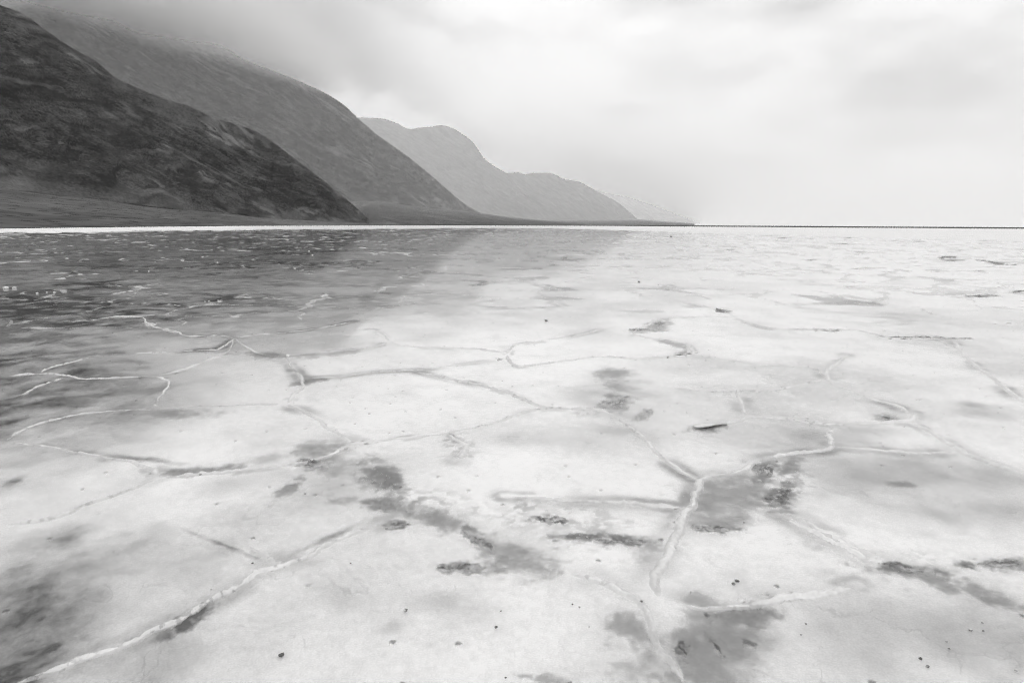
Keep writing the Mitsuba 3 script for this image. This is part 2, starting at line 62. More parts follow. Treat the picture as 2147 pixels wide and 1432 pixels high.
FANTOP_2 = [[-1270.39,4000.0,126.34],[-1031.49,4500.0,150.62],[-977.94,4750.0,157.84],[-877.37,5312.5,149.14],[-720.89,5937.5,138.26],[-614.29,6312.5,136.47],[-374.91,7312.5,120.44],[-119.32,7750.0,90.18],[455.57,8625.0,47.67],[1011.4,9375.0,27.59]]
FANTOP_3 = [[-634.81,15750.0,122.83],[574.28,17400.0,117.75],[2231.79,18450.0,134.01],[3772.39,19950.0,166.89],[4954.85,21450.0,122.65],[6499.77,23250.0,63.81]]
SLAB = [1.514, 4.665]
BLOCKS = [[-2.55, 7.126, 0.06, "single pale stone sitting in the dark crack on the left"], [-11.394, 14.34, 0.11, "small white salt block at the left edge of the brine, left of its neighbour"], [-11.289, 14.455, 0.088, "small white salt block at the left edge of the brine, right of its neighbour"], [-10.009, 13.414, 0.06, "one of the tiny white salt lumps standing out of the dark brine on the left"], [-9.946, 13.608, 0.04, "one of the tiny white salt lumps standing out of the dark brine on the left"], [-9.789, 13.616, 0.05, "one of the tiny white salt lumps standing out of the dark brine on the left"], [-5.89, 12.186, 0.033, "one of the tiny white salt lumps standing out of the dark brine on the left"], [-5.854, 12.265, 0.033, "one of the tiny white salt lumps standing out of the dark brine on the left"], [-5.717, 12.349, 0.033, "one of the tiny white salt lumps standing out of the dark brine on the left"], [-10.939, 34.662, 0.087, "one of the tiny white salt lumps standing out of the dark brine on the left"], [-9.489, 30.538, 0.076, "one of the tiny white salt lumps standing out of the dark brine on the left"], [-11.242, 19.815, 0.055, "one of the tiny white salt lumps standing out of the dark brine on the left"], [-11.151, 24.289, 0.064, "one of the tiny white salt lumps standing out of the dark brine on the left"]]

# ---------------------------------------------------------------- materials
def grey(v):
    return mi.Color3f(v)


def salt_bed(p, n, uv):
    """uv.x: bare dark mud and painted shade, uv.y: dirt in the salt, with painted reflection and shade."""
    x, y = p.x, p.y
    wx = 0.25 * (noise(x * 2.3, y * 2.3 + 5, 0.0) - 0.5)
    m1 = fbm(x * 0.9 + 3, y * 0.9, 0.0, 4)
    m2 = fbm((x + wx) * 4.1, (y - wx) * 4.1 + 7, 0.0, 5)
    m3 = fbm(x * 31.0, y * 31.0, 0.0, 4)
    m4 = noise(x * 190.0, y * 190.0, 0.0)
    milk = smoothstep(0.40, 0.70, m1 * 0.55 + m2 * 0.45)
    clean = smoothstep(2.0, 9.0, x) * smoothstep(7.0, 16.0, y)             # the purer salt, far right
    a = mi.Float(0.885) - 0.22 * milk * (1 - 0.6 * clean) + 0.30 * (m2 - 0.5) * (1 - 0.5 * clean) + 0.17 * (m3 - 0.5) + 0.13 * (m4 - 0.5)
    # hairline cracks, here and there
    v1, v2, vr = voronoi(x * 1.7 + 2.4 * (m2 - 0.5), y * 1.7 + 2.4 * (m1 - 0.5))
    hair = smoothstep(0.045, 0.010, v2 - v1 + 0.03 * (m3 - 0.5)) * smoothstep(0.48, 0.66, m1 + 0.6 * (m3 - 0.5))
    a = a * (1 - 0.17 * hair)
    close = smoothstep(70.0, 30.0, dr.sqrt(x * x + y * y))
    a = a * (1 - smoothstep(-0.001, 0.002, p.z) * (0.24 * close + (1 - close) * (0.07 + 0.16 * smoothstep(-48.0, -10.0, x + 0.25 * y)) * (0.55 + 0.45 * smoothstep(60.0, 10.0, x))))     # dust on the crust that stands dry
    dirt_shade = dr.clip(uv.y * (-0.55 + 2.2 * m2 + 0.9 * m3), 0, 1)
    a = a * (1 - 0.82 * dirt_shade)
    wet = smoothstep(0.06, 0.76, uv.x + (m2 - 0.5) * 0.70 + (m3 - 0.5) * 0.40) * smoothstep(0.04, 0.25, uv.x)
    a = a * (1 - wet) + (0.30 + 0.46 * (m2 - 0.5) + 0.34 * (m3 - 0.5)) * wet
    # pores through which the mud shows
    pit = smoothstep(0.46, 0.58, uv.x * 0.50 + (m3 - 0.5) * 1.5 + (m2 - 0.5) * 0.7) * smoothstep(0.70, 0.95, uv.x)
    a = a * (1 - pit) + 0.12 * pit
    # sparse flecks of mud
    f1, f2, fr = voronoi(x * 5.0, y * 5.0)
    fleck = smoothstep(0.075, 0.04, f1 + 0.05 * (m4 - 0.5)) * smoothstep(0.80, 0.86, fr)
    a = a * (1 - 0.6 * fleck)
    return grey(dr.clip(a, 0.03, 0.9))


def ridge_salt(p, n, uv):
    m = fbm(p.x * 55, p.y * 55, p.z * 55, 4)
    l = fbm(p.x * 5, p.y * 5, 0.0, 4)
    a = 0.70 + 0.24 * (m - 0.5) + 0.24 * (l - 0.5)
    a = a * (1 - 0.10 * smoothstep(0.5, -3.5, p.x + 0.15 * (p.y - 5)) * smoothstep(3.0, 5.0, p.y))     # muddier crust on the flooded side
    crack = smoothstep(0.58, 0.70, fbm(p.x * 48, p.y * 48 + 3, 0.0, 4)) * smoothstep(0.42, 0.62, fbm(p.x * 1.7, p.y * 1.7, 0.0, 3))
    return grey(dr.clip(a * (1 - 0.32 * crack), 0.1, 0.9))


def mud_clod(p, n, uv):
    m = fbm(p.x * 60, p.y * 60, p.z * 60, 3)
    l = fbm(p.x * 13, p.y * 13, p.z * 13, 3)
    frost = smoothstep(0.46, 0.60, m * 0.6 + l * 0.4) * smoothstep(0.3, 0.8, n.z)
    return grey(0.09 + 0.10 * m + 0.46 * frost)


def mud_clump(p, n, uv):
    """uv.x: 1 in the middle of a clump, 0 and less towards its ragged edge, where salt takes over."""
    m = fbm(p.x * 70, p.y * 70, p.z * 70, 3)
    l = fbm(p.x * 15, p.y * 15, p.z * 15, 4)
    frost = smoothstep(0.46, 0.60, m * 0.55 + l * 0.45) * smoothstep(0.3, 0.8, n.z)
    salt = smoothstep(0.75, -0.05, uv.x + 1.1 * (l - 0.5) + 0.5 * (m - 0.5))
    a = 0.10 + 0.10 * m + 0.34 * frost
    return grey(a * (1 - salt) + (0.58 + 0.2 * (m - 0.5)) * salt)


def white_lump(p, n, uv):
    return grey(0.72 + 0.22 * (fbm(p.x * 30, p.y * 30, p.z * 30, 3) - 0.5))


def mud_ground(p, n, uv):
    r = dr.sqrt(p.x * p.x + p.y * p.y)
    a = 0.065 + 0.06 * (fbm(p.x * 0.06, p.y * 0.06, 0.0, 4) - 0.5) + 0.06 * (fbm(p.x * 0.9, p.y * 0.9, 0.0, 2) - 0.5)
    a = a + (0.70 + 0.3 * (fbm(p.x * 0.0011, p.y * 0.0007, 0.0, 4) - 0.5) - a) * smoothstep(2200.0, 4200.0, r)   # pale playa beyond the mud
    return grey(dr.clip(a, 0.03, 0.85))


def fan_gravel(p, n, uv):
    x, y = p.x, p.y
    a = 0.105 + 0.06 * (fbm(x * 0.02, y * 0.007, 0.0, 4) - 0.5)
    a = a + 0.10 * (fbm(x * 0.13, y * 0.05, 0.0, 3) - 0.5)
    f1, f2, fr = voronoi(x * 0.22, y * 0.10)          # scattered desert shrubs
    bush = smoothstep(0.34, 0.20, f1) * smoothstep(0.35, 0.55, fr)
    a = a * (1 - 0.6 * bush)
    wash = smoothstep(0.60, 0.74, fbm(x * 0.02 + y * 0.006, y * 0.0035, 0.0, 4))
    return grey(dr.clip(a + 0.04 * wash, 0.02, 0.5))


def rock(base, pale, scale, off):
    def fn(p, n, uv):
        # beds dip along the range: t runs across them
        w = fbm(p.x / (260 * scale) + off, p.y / (260 * scale), p.z / (200 * scale), 3) - 0.5
        t = (0.60 * p.x + p.z) / scale + 70 * w
        s = (p.x - 0.60 * p.z + 0.5 * p.y) / scale
        band = fbm(t / 34.0, s / 330.0, off, 4)
        fine = fbm(t / 7.0, s / 46.0, off + 3, 3)
        grain = noise(p.x / (3.2 * scale), p.y / (3.2 * scale), p.z / (3.2 * scale))
        patch = fbm(p.x / (120 * scale) + 5, p.y / (180 * scale), p.z / (70 * scale) + off, 4)
        far = 1.0 if scale < 4 else 0.15
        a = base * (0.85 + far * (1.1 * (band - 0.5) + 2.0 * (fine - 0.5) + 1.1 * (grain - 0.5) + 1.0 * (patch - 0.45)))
        vein = smoothstep(0.55, 0.70, fbm(t / 13.0 + 9, s / 150.0, off + 7, 5)) * smoothstep(0.42, 0.62, patch + 0.9 * (fine - 0.5))
        scree = smoothstep(0.62, 0.80, uv.x + 0.3 * (band - 0.5))
        gully_shade = smoothstep(0.70, 0.92, 1 - dr.abs(2 * fbm(t / 15.0, s / 85.0, off + 11, 3) - 1) * 1.6)  # gully shade darkened into the rock colour
        a = a * (1 - 0.45 * far * gully_shade) + (pale - base) * far * (0.75 * vein + 0.20 * scree)
        return grey(dr.clip(a, 0.015, 0.5))
    return fn


def diffuse(fn):
    return {'type': 'twosided', 'bsdf': {'type': 'diffuse', 'reflectance': mikit.proc(fn)}}


scene['salt_bed_mat'] = diffuse(salt_bed)
scene['ridge_mat'] = diffuse(ridge_salt)
scene['mud_clod_mat'] = diffuse(mud_clod)
scene['mud_clump_mat'] = diffuse(mud_clump)
scene['white_mat'] = diffuse(white_lump)
scene['mud_ground_mat'] = diffuse(mud_ground)
scene['fan_mat'] = diffuse(fan_gravel)
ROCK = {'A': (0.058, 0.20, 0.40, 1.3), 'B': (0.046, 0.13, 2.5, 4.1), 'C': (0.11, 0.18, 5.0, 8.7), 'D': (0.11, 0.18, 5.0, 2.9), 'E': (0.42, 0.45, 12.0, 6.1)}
for k, v in ROCK.items():
    scene['rock_mat_' + k] = diffuse(rock(*v))


def ripples(p, n, uv):
    return 0.00045 * noise(p.x * 11, p.y * 11, 0.0) + 0.00013 * noise(p.x * 46, p.y * 46 + 9, 0.0)


scene['water_mat'] = {'type': 'bumpmap', 'arbitrary': mikit.proc(ripples, eps=0.004), 'scale': 1.0,
                      'bsdf': {'type': 'dielectric', 'int_ior': 1.333, 'ext_ior': 1.0}}


# ---------------------------------------------------------------- helpers
def add(key, shape, label=None, category=None, group=None, kind=None):
    scene[key] = shape
    d = {k: v for k, v in dict(label=label, category=category, group=group, kind=kind).items() if v}
    if d:
        labels[key] = d


def grid_faces(nu, nv):
    i, j = np.meshgrid(np.arange(nu - 1), np.arange(nv - 1), indexing='ij')
    a = i * nv + j
    return np.stack([a, a + nv, a + nv + 1, a + 1], -1).reshape(-1, 4)


def sstep(a, b, x):
    t = np.clip((x - a) / (b - a), 0, 1)
    return t * t * (3 - 2 * t)


def tri(q):
    return np.vstack([q[:, [0, 1, 2]], q[:, [0, 2, 3]]])


def ellipse_field(e, x, y):
    """Squared elliptical radius of the points in the stain or clump e, laid out on the ground."""
    cx, cy, ax, ay, bx, by = e[:6]
    det = ax * by - ay * bx
    dx, dy = x - cx, y - cy
    return ((dx * by - dy * bx) / det) ** 2 + ((ax * dy - ay * dx) / det) ** 2


def smooth_line(pts, step):
    pts = np.asarray(pts, float)
    s = np.r_[0, np.cumsum(np.linalg.norm(np.diff(pts, axis=0), axis=1))]
    n = max(int(s[-1] / step), 4)
    u = np.linspace(0, s[-1], n)
    return np.stack([PchipInterpolator(s, pts[:, k])(u) for k in range(2)], 1), u


# ---------------------------------------------------------------- the salt flat
ridge_pts = np.vstack([smooth_line(r, 0.02)[0] for r in RIDGES])
ridge_tree = cKDTree(ridge_pts)
rng = np.random.default_rng(7)
gx, gy = np.meshgrid(np.arange(-130, 131), np.arange(-4, 105))
cells = np.stack([gx.ravel() * 1.6, gy.ravel() * 1.6], 1) + rng.uniform(-0.72, 0.72, (gx.size, 2))
cell_tree = cKDTree(cells)


def fb(x, y, f, o, seed):
    return meshkit.fbm(np.stack([x * f, y * f, np.zeros_like(x)], -1), o, seed)


def polar_edge(table, az, wobble=0.03, seed=3):
    t = np.array(table)
    r = np.exp(np.interp(az, t[:, 0], np.log(t[:, 1])))
    return r * (1 + wobble * (meshkit.fbm(np.stack([az * 0.9, az * 0, az * 0], -1), 5, seed) - 0.5) * 2)


def salt_fields(x, y):
    """(height, bare mud, dirt) of the crust, the last two with painted shade; the brine stands at height 0."""
    r, az = np.hypot(x, y), np.degrees(np.arctan2(x, y))
    near = r < 30
    z = -0.0075 - 0.0040 * sstep(12, 7, r) + 0.010 * (fb(x, y, 0.8, 3, 1) - 0.5) + 0.009 * (fb(x, y, 3.1, 3, 2) - 0.5)
    z = z + np.where(near, 0.0050 * (fb(x, y, 17, 3, 4) - 0.5) + 0.0022 * (fb(x, y, 70, 2, 6) - 0.5), 0)
    mud, dirt_shade = np.zeros_like(x), np.zeros_like(x)
    # shoulders along the ridges of the nearer polygons
    d = np.full_like(x, 9.0)
    d[near] = ridge_tree.query(np.stack([x[near], y[near]], 1), distance_upper_bound=0.6)[0]
    d = np.minimum(d, 9.0)
    z += (0.0070 + 0.008 * (fb(x, y, 9.0, 3, 8) - 0.5)) * np.exp(-(d / 0.085) ** 2)
    dirt_shade += 0.50 * np.exp(-((d - 0.05) / 0.05) ** 2) * sstep(0.46, 0.74, fb(x, y, 1.9, 4, 31))  # here and below: muddy bands beside the ridges, plus painted ridge shade
    mud += 0.40 * np.exp(-((d - 0.05) / 0.04) ** 2) * sstep(0.50, 0.76, fb(x, y, 2.7, 4, 33))
    # polygons farther out
    far = sstep(7.5, 15, r)
    on = far > 0
    wx = x[on] + 0.9 * (fb(x[on], y[on], 0.7, 3, 41) - 0.5) + 0.25 * (fb(x[on], y[on], 3.0, 2, 44) - 0.5)
    wy = y[on] + 0.9 * (fb(x[on], y[on], 0.7, 3, 42) - 0.5) + 0.25 * (fb(x[on], y[on], 3.0, 2, 45) - 0.5)
    dd = cell_tree.query(np.stack([wx, wy], 1), k=2)[0]
    g = dd[:, 1] - dd[:, 0]
    strength = sstep(0.34, 0.60, fb(x[on], y[on], 0.35, 5, 43))
    rid = np.exp(-(g / np.maximum(0.07, 0.006 * r[on])) ** 2) * strength
    z[on] += far[on] * (0.024 * rid - 0.004)
    dirt_shade[on] += far[on] * (0.75 - 0.45 * sstep(2, 9, x[on])) * np.exp(-((g - 0.22) / 0.16) ** 2) * sstep(0.5, 0.7, fb(x[on], y[on], 0.5, 3, 47))
    mud[on] += far[on] * 0.8 * np.exp(-((g - 0.2) / 0.25) ** 2) * sstep(0.62, 0.70, fb(x[on], y[on], 0.45, 4, 49))
    # small rafts of salt standing out of the brine
    raft = sstep(0.58, 0.68, fb(x, y, 1.3, 5, 51)) * sstep(8, 18, r)
    z += 0.011 * raft
    # stains, pools and muddy places, with painted flake shadow and corner darkening
    for i, e in enumerate(STAINS_SHADE):
        q = ellipse_field(e, x, y)
        near_e = q < 12
        if not near_e.any():
            continue
        q = np.sqrt(q[near_e])
        size = math.sqrt(abs(e[2] * e[5] - e[3] * e[4]))
        xx, yy = x[near_e], y[near_e]
        wob, wob2 = fb(xx + 3.7 * i, yy, 1.0 / size, 5, 61) - 0.5, fb(xx, yy, 4.0 / size, 4, 62) - 0.5
        w = e[7] * sstep(1.85, 0.1, q + 2.0 * wob + 1.2 * wob2)
        if e[6] == 's':
            dirt_shade[near_e] = np.maximum(dirt_shade[near_e], 0.72 * e[7] * sstep(1.9, 0.0, q + 1.6 * wob + 0.8 * wob2))
        elif e[6] == 'w':
            mud[near_e] = np.maximum(mud[near_e], 0.72 * w)
            z[near_e] -= 0.010 * w
        elif e[6] == 'r':       # rubbly crust, standing just out of the brine
            g = fb(xx, yy, 26.0, 4, 64)
            z[near_e] += w * (0.006 + 0.022 * (g - 0.42))
            dirt_shade[near_e] = np.maximum(dirt_shade[near_e], 0.5 * w * sstep(0.55, 0.35, g))
        else:
            mud[near_e] = np.maximum(mud[near_e], 1.25 * w)
            z[near_e] += w * 0.014 * wob2
    # the flooded side, left: less salt over the mud, plus mountain reflection painted in
    lake_mirror = sstep(1.4, -4.8, x - 0.6 - 0.21 * np.maximum(y - 14, -6) + 4 * (fb(x, y, 0.12, 3, 71) - 0.5)) * sstep(4.5, 14.0, r)
    dirt_shade = dirt_shade * (1 + 0.2 * lake_mirror) + LAKE_MIRROR * (1 + 0.60 * sstep(-3, -13, x + 0.05 * y)) * lake_mirror * (0.75 + 0.9 * (fb(x * 0.6, y, 0.9, 4, 73) - 0.5))
    z -= 0.006 * lake_mirror * sstep(10, 20, r)
    # beyond the brine: the dry rim, gently rising
    wr = polar_edge(WATER_EDGE, az, 0.10)
    z += 0.030 * sstep(0.80, 1.25, r / wr)
    dirt_shade *= sstep(1.06, 0.9, r / wr)
    mud *= sstep(1.06, 0.9, r / wr)
    return z, np.clip(mud, 0, 1), np.clip(dirt_shade, 0, 1)


LAKE_MIRROR = 0.43
CLOUD_DENSITY = 0.020
fine = np.arange(-47, 47.01, 0.084)
theta = np.radians(np.r_[np.arange(-180, -50, 5.0), -50, -48.5, fine, 48.5, 50, np.arange(55, 180.1, 5.0)])
rows = [0.0, 0.5, 1.0, 1.4]
r = 1.7
while r < 700:
    rows.append(r)
    r += min(max(0.78 * r * math.hypot(r, EYE) / (640 * EYE), 0.003), 0.03 * r)
rows += [760, 830, 920, 1020, 1130, 1250, 1400, 1600, 2000, 3000, 5000, 9000, 16000, 27000, 38000, 54000]
rows = np.array(rows)
TH, RR = np.meshgrid(theta, rows, indexing='ij')
GX, GY = (RR * np.sin(TH)).ravel(), (RR * np.cos(TH)).ravel()
GZ, MUD, DIRT_SHADE = salt_fields(GX, GY)
shore_r = polar_edge(SHORE, np.degrees(TH.ravel()), 0.02, 8)
out = sstep(1.0, 1.3, RR.ravel() / shore_r)
GZ = GZ + out * 0.05
V = np.stack([GX, GY, GZ], 1)
F = tri(grid_faces(len(theta), len(rows)))
beyond = (RR.ravel() > shore_r)[F].mean(1) > 0.5


def submesh(v, f, *more):
    use, inv = np.unique(f, return_inverse=True)
    return (v[use], inv.reshape(f.shape)), [m[use] for m in more]


nrm = np.zeros_like(V)
fn_ = np.cross(V[F[:, 1]] - V[F[:, 0]], V[F[:, 2]] - V[F[:, 0]])
print('up faces', (fn_[:, 2] > 0).mean(), 'tris', len(F), 'rows', len(rows), 'cols', len(theta))
(mesh, (uv,)) = submesh(V, F[~beyond], np.stack([np.where(MUD < 1e-3, 0, MUD) + 0.004 * np.sin(3 * GX), np.where(DIRT_SHADE < 1e-3, 0, DIRT_SHADE) + 0.004 * np.sin(3 * GY)], 1))   # never quite level: a flat uv has no tangents
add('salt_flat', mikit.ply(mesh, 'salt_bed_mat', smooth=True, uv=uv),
    'pale wet salt flat cracked into polygons, reaching from the viewer to the far shore', 'salt flat', kind='structure')
(mesh, _) = submesh(V, F[beyond])
add('mud_flat', mikit.ply(mesh, 'mud_ground_mat', smooth=True), 'thin dark line of mud ground along the horizon behind the white salt', 'ground', kind='structure')

# the brine: one level sheet whose waterline is where the crust rises through it
wa = np.radians(np.arange(-60, 60.1, 0.5))
wr = polar_edge(WATER_EDGE, np.degrees(wa)) * 1.12
wrows = np.r_[0.3, np.geomspace(1.2, 1.0 * wr.max(), 60)]
WR = np.minimum(wrows[None, :], wr[:, None])
WV = np.stack([WR * np.sin(wa)[:, None], WR * np.cos(wa)[:, None], np.zeros_like(WR)], -1).reshape(-1, 3)
WF = tri(grid_faces(len(wa), len(wrows)))[:, ::-1]
if np.cross(WV[WF[1, 1]] - WV[WF[1, 0]], WV[WF[1, 2]] - WV[WF[1, 0]])[2] < 0:
    WF = WF[:, ::-1]
ar = np.linalg.norm(np.cross(WV[WF[:, 1]] - WV[WF[:, 0]], WV[WF[:, 2]] - WV[WF[:, 0]]), axis=1)
add('water', mikit.ply((WV, WF[ar > 1e-9]), 'water_mat', uv=WV[:, :2]), 'clear shallow brine standing over the salt and mirroring the dark mountains on the left', 'water', kind='structure')

bed_grid = RegularGridInterpolator((theta, rows), GZ.reshape(TH.shape), bounds_error=False, fill_value=-0.006)


def bed_at(x, y):
    return bed_grid(np.stack([np.arctan2(x, y), np.hypot(x, y)], -1))


# the salt ridges between the polygons: pieces of the flat
for i, line in enumerate(RIDGES):
    mid = np.hypot(*np.mean(line, 0))
    step = min(max(0.010, 0.0045 * mid), 0.06)
    c, u = smooth_line(line, step)
    w1 = meshkit.fbm(np.stack([u * 3.2, u * 0 + i * 9.7, u * 0], -1), 4, 5) - 0.5
    w2 = meshkit.fbm(np.stack([u * 14, u * 0 + i * 3.1, u * 0], -1), 3, 6) - 0.5
    t = np.gradient(c, axis=0)
    t /= np.linalg.norm(t, axis=1, keepdims=True)
    nn = np.stack([-t[:, 1], t[:, 0]], 1)
    c = c + nn * (0.07 * w1 + 0.025 * w2)[:, None]
    ends = sstep(0, 0.15, u) * sstep(0, 0.15, u[-1] - u)
    thick = 0.55 + 1.1 * meshkit.fbm(np.stack([u * 1.3, u * 0 + i * 5.3, u * 0], -1), 3, 9)
    slim = 1 - 0.30 * sstep(0.5, -2.0, np.mean(line, 0)[0] + 0.15 * (np.mean(line, 0)[1] - 5)) * sstep(3.2, 4.5, np.mean(line, 0)[1])
    half = slim * (0.75 + 1.0 * (w1 + 0.25)) * (0.030 + 0.020 * min(mid / 6, 1)) * thick * (0.6 + 0.4 * ends)
    high = (0.45 + 0.55 * slim) * (0.0105 + 0.005 * min(mid / 6, 1)) * (thick - 0.15) * ends
    k = np.linspace(-1, 1, 17)
    off = 0.35 * (meshkit.fbm(np.stack([u * 7, u * 0 + i * 2.3, u * 0], -1), 3, 15) - 0.5)
    kk = k[None, :] + off[:, None] * (1 - k[None, :] ** 2)
    prof = np.exp(-(kk / 0.34) ** 2) * np.clip((1 - k ** 2) * 4, 0, 1)[None, :]
    P = c[:, None, :] + nn[:, None, :] * (half[:, None] * k[None, :])[..., None]
    p3 = lambda f_: np.stack([P[..., 0] * f_, P[..., 1] * f_, P[..., 0] * 0], -1)
    lump = meshkit.fbm(p3(34), 4, 12) - 0.5
    chip = meshkit.fbm(p3(70), 3, 14) - 0.5
    bed = bed_at(P[..., 0], P[..., 1])
    Z = bed - 0.0022 + (1.05 * high[:, None] * (1 + 1.9 * lump) + 0.005 * chip) * prof + 0.002 * lump
    Z[:, [0, -1]] -= 0.004
    V3 = np.concatenate([P, Z[..., None]], -1).reshape(-1, 3)
    f = tri(grid_faces(len(c), 17))
    f = f if np.cross(V3[f[0, 1]] - V3[f[0, 0]], V3[f[0, 2]] - V3[f[0, 0]])[2] > 0 else f[:, ::-1]
    add('salt_flat__salt_ridge' + ('' if i == 0 else f'_{i:03d}'), mikit.ply((V3, f), 'ridge_mat', smooth=True))


# ---------------------------------------------------------------- mountains and fans
def resample(pts, n):
    pts = np.asarray(pts, float)
    s = np.r_[0, np.cumsum(np.linalg.norm(np.diff(pts[:, :2], axis=0), axis=1) + 1e-6)]
    return s / s[-1], pts


def loft(top, toe, nu, nv, amp, scale, seed, power=1.0, back=0.5):
    s, top = resample(top, nu)
    toe = np.asarray(toe, float)
    u = np.linspace(0, 1, nu)
    C = np.stack([PchipInterpolator(s, top[:, k])(u) for k in range(3)], 1)
    B = np.stack([PchipInterpolator(s, toe[:, k])(u) for k in range(3)], 1)
    v = np.linspace(0, 1, nv)
    P = B[:, None] * (1 - v)[None, :, None] + C[:, None] * v[None, :, None]
    P[..., 2] = B[:, None, 2] + (C[:, 2] - B[:, 2])[:, None] * (v ** power)[None]
    # the far side falls away behind the crest
    nb = nv // 3
    vb = np.linspace(0, 1, nb + 1)[1:]
    away = C[:, :2] / np.linalg.norm(C[:, :2], axis=1, keepdims=True)
    reach = np.maximum(C[:, 2], 5)[:, None] * 1.9 * vb[None]
    Q = np.concatenate([C[:, None, :2] + away[:, None] * reach[..., None], (C[:, None, 2] * (1 - vb[None] ** 1.15) - 12 * vb[None])[..., None]], -1)
    P = np.concatenate([P, Q], 1)
    vv = np.concatenate([v, 1 + vb])
    du, dv = np.gradient(P, axis=0), np.gradient(P, axis=1)
    N = np.cross(du, dv)
    N /= np.linalg.norm(N, axis=2, keepdims=True) + 1e-9
    N *= np.sign(N[..., 2:3] + 1e-9)
    x, y, z = P[..., 0] / scale, P[..., 1] / scale, P[..., 2] / scale
    zero = np.zeros_like(x)
    w = meshkit.fbm(np.stack([x / 180, y / 180, z / 180], -1), 3, seed) - 0.5
    t = 0.60 * x + z + 90 * w
    q = x - 0.60 * z + 0.5 * y
    rid = lambda a: 1 - np.abs(2 * a - 1)
    n1 = rid(meshkit.fbm(np.stack([t / 75, q / 330, zero], -1), 4, seed + 1))
    n2 = rid(meshkit.fbm(np.stack([t / 21, q / 70, zero + 3], -1), 3, seed + 2))
    n3 = meshkit.fbm(np.stack([x / 19, y / 19, z / 19], -1), 4, seed + 3)
    n4 = meshkit.fbm(np.stack([x / 95, y / 95, z / 95], -1), 4, seed + 4)
    env = np.where(vv < 1, np.sin(np.pi * np.clip(vv, 0, 1)) ** 0.7, 0.6 * np.sin(np.pi * np.clip(vv - 1, 0, 1)))[None]
    tall = np.clip((C[:, 2] - B[:, 2]) / (0.35 * (C[:, 2] - B[:, 2]).max()), 0.05, 1)[:, None]
    crest = np.exp(-((vv - 1) / 0.05) ** 2)[None] * (0.14 if scale < 10 else 0.0)
    if scale > 4:       # far off only the broad folds matter
        n2, n3 = n2 * 0.3 + 0.5, n3 * 0 + 0.5
    D = amp * tall * (env * (1.5 * (n1 - 0.75) + 0.55 * (n2 - 0.72) + 0.9 * (n4 - 0.5)) + (env * 0.5 + crest) * 0.5 * (n3 - 0.5))
    P = P + N * D[..., None]
    low = np.broadcast_to(np.clip(1 - vv * 2.2, 0, 1)[None], P.shape[:2])
    uv = np.stack([low * meshkit.fbm(np.stack([x / 40, zero, y / 200], -1), 3, seed + 7) * 1.7 + 0.01 * np.sin(x / 9), 0.2 * np.sin(z / 9) + 0.1 * vv[None]], -1)
    # the two sides of the crest do not share normals
    f1 = tri(grid_faces(nu, nv))
    f2 = tri(grid_faces(nu, len(vv) - nv + 1)) + nu * nv
    V3 = np.concatenate([P[:, :nv].reshape(-1, 3), P[:, nv - 1:].reshape(-1, 3)])
    uv = np.concatenate([uv[:, :nv].reshape(-1, 2), uv[:, nv - 1:].reshape(-1, 2)])
    f = np.vstack([f1, f2])
    g = np.cross(V3[f[:, 1]] - V3[f[:, 0]], V3[f[:, 2]] - V3[f[:, 0]])
    return (V3, f if g[:, 2].mean() > 0 else f[:, ::-1]), uv


RANGE = [
    ('mountain', CREST_A, TOE_A, 760, 360, 28, 0.40, 101, 1.12, 'A', 'dark nearest mountain spur on the left, streaked with paler rock, sloping down to the flat'),
    ('mountain_001', CREST_B, TOE_B, 600, 260, 95, 2.5, 202, 1.08, 'B', 'mid-grey mountain behind the darkest spur, its top lost in low cloud'),
    ('mountain_002', CREST_C, TOE_C, 360, 130, 130, 5.0, 303, 1.05, 'C', 'pale hazy mountain with a rounded summit behind the mid-grey slope'),
    ('mountain_003', CREST_D, TOE_D, 300, 110, 110, 5.0, 404, 1.05, 'D', 'pale low mountain with a knobbly crest, right of the rounded summit'),
    ('mountain_004', CREST_E, TOE_E, 220, 60, 50, 12.0, 505, 1.0, 'E', 'faintest and farthest mountain, nearly lost in haze at the end of the range'),
]
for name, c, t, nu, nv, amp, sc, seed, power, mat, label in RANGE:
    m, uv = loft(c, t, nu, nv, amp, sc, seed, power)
    add(name, mikit.ply(m, 'rock_mat_' + mat, smooth=True, uv=uv), label, 'mountain', kind='structure')


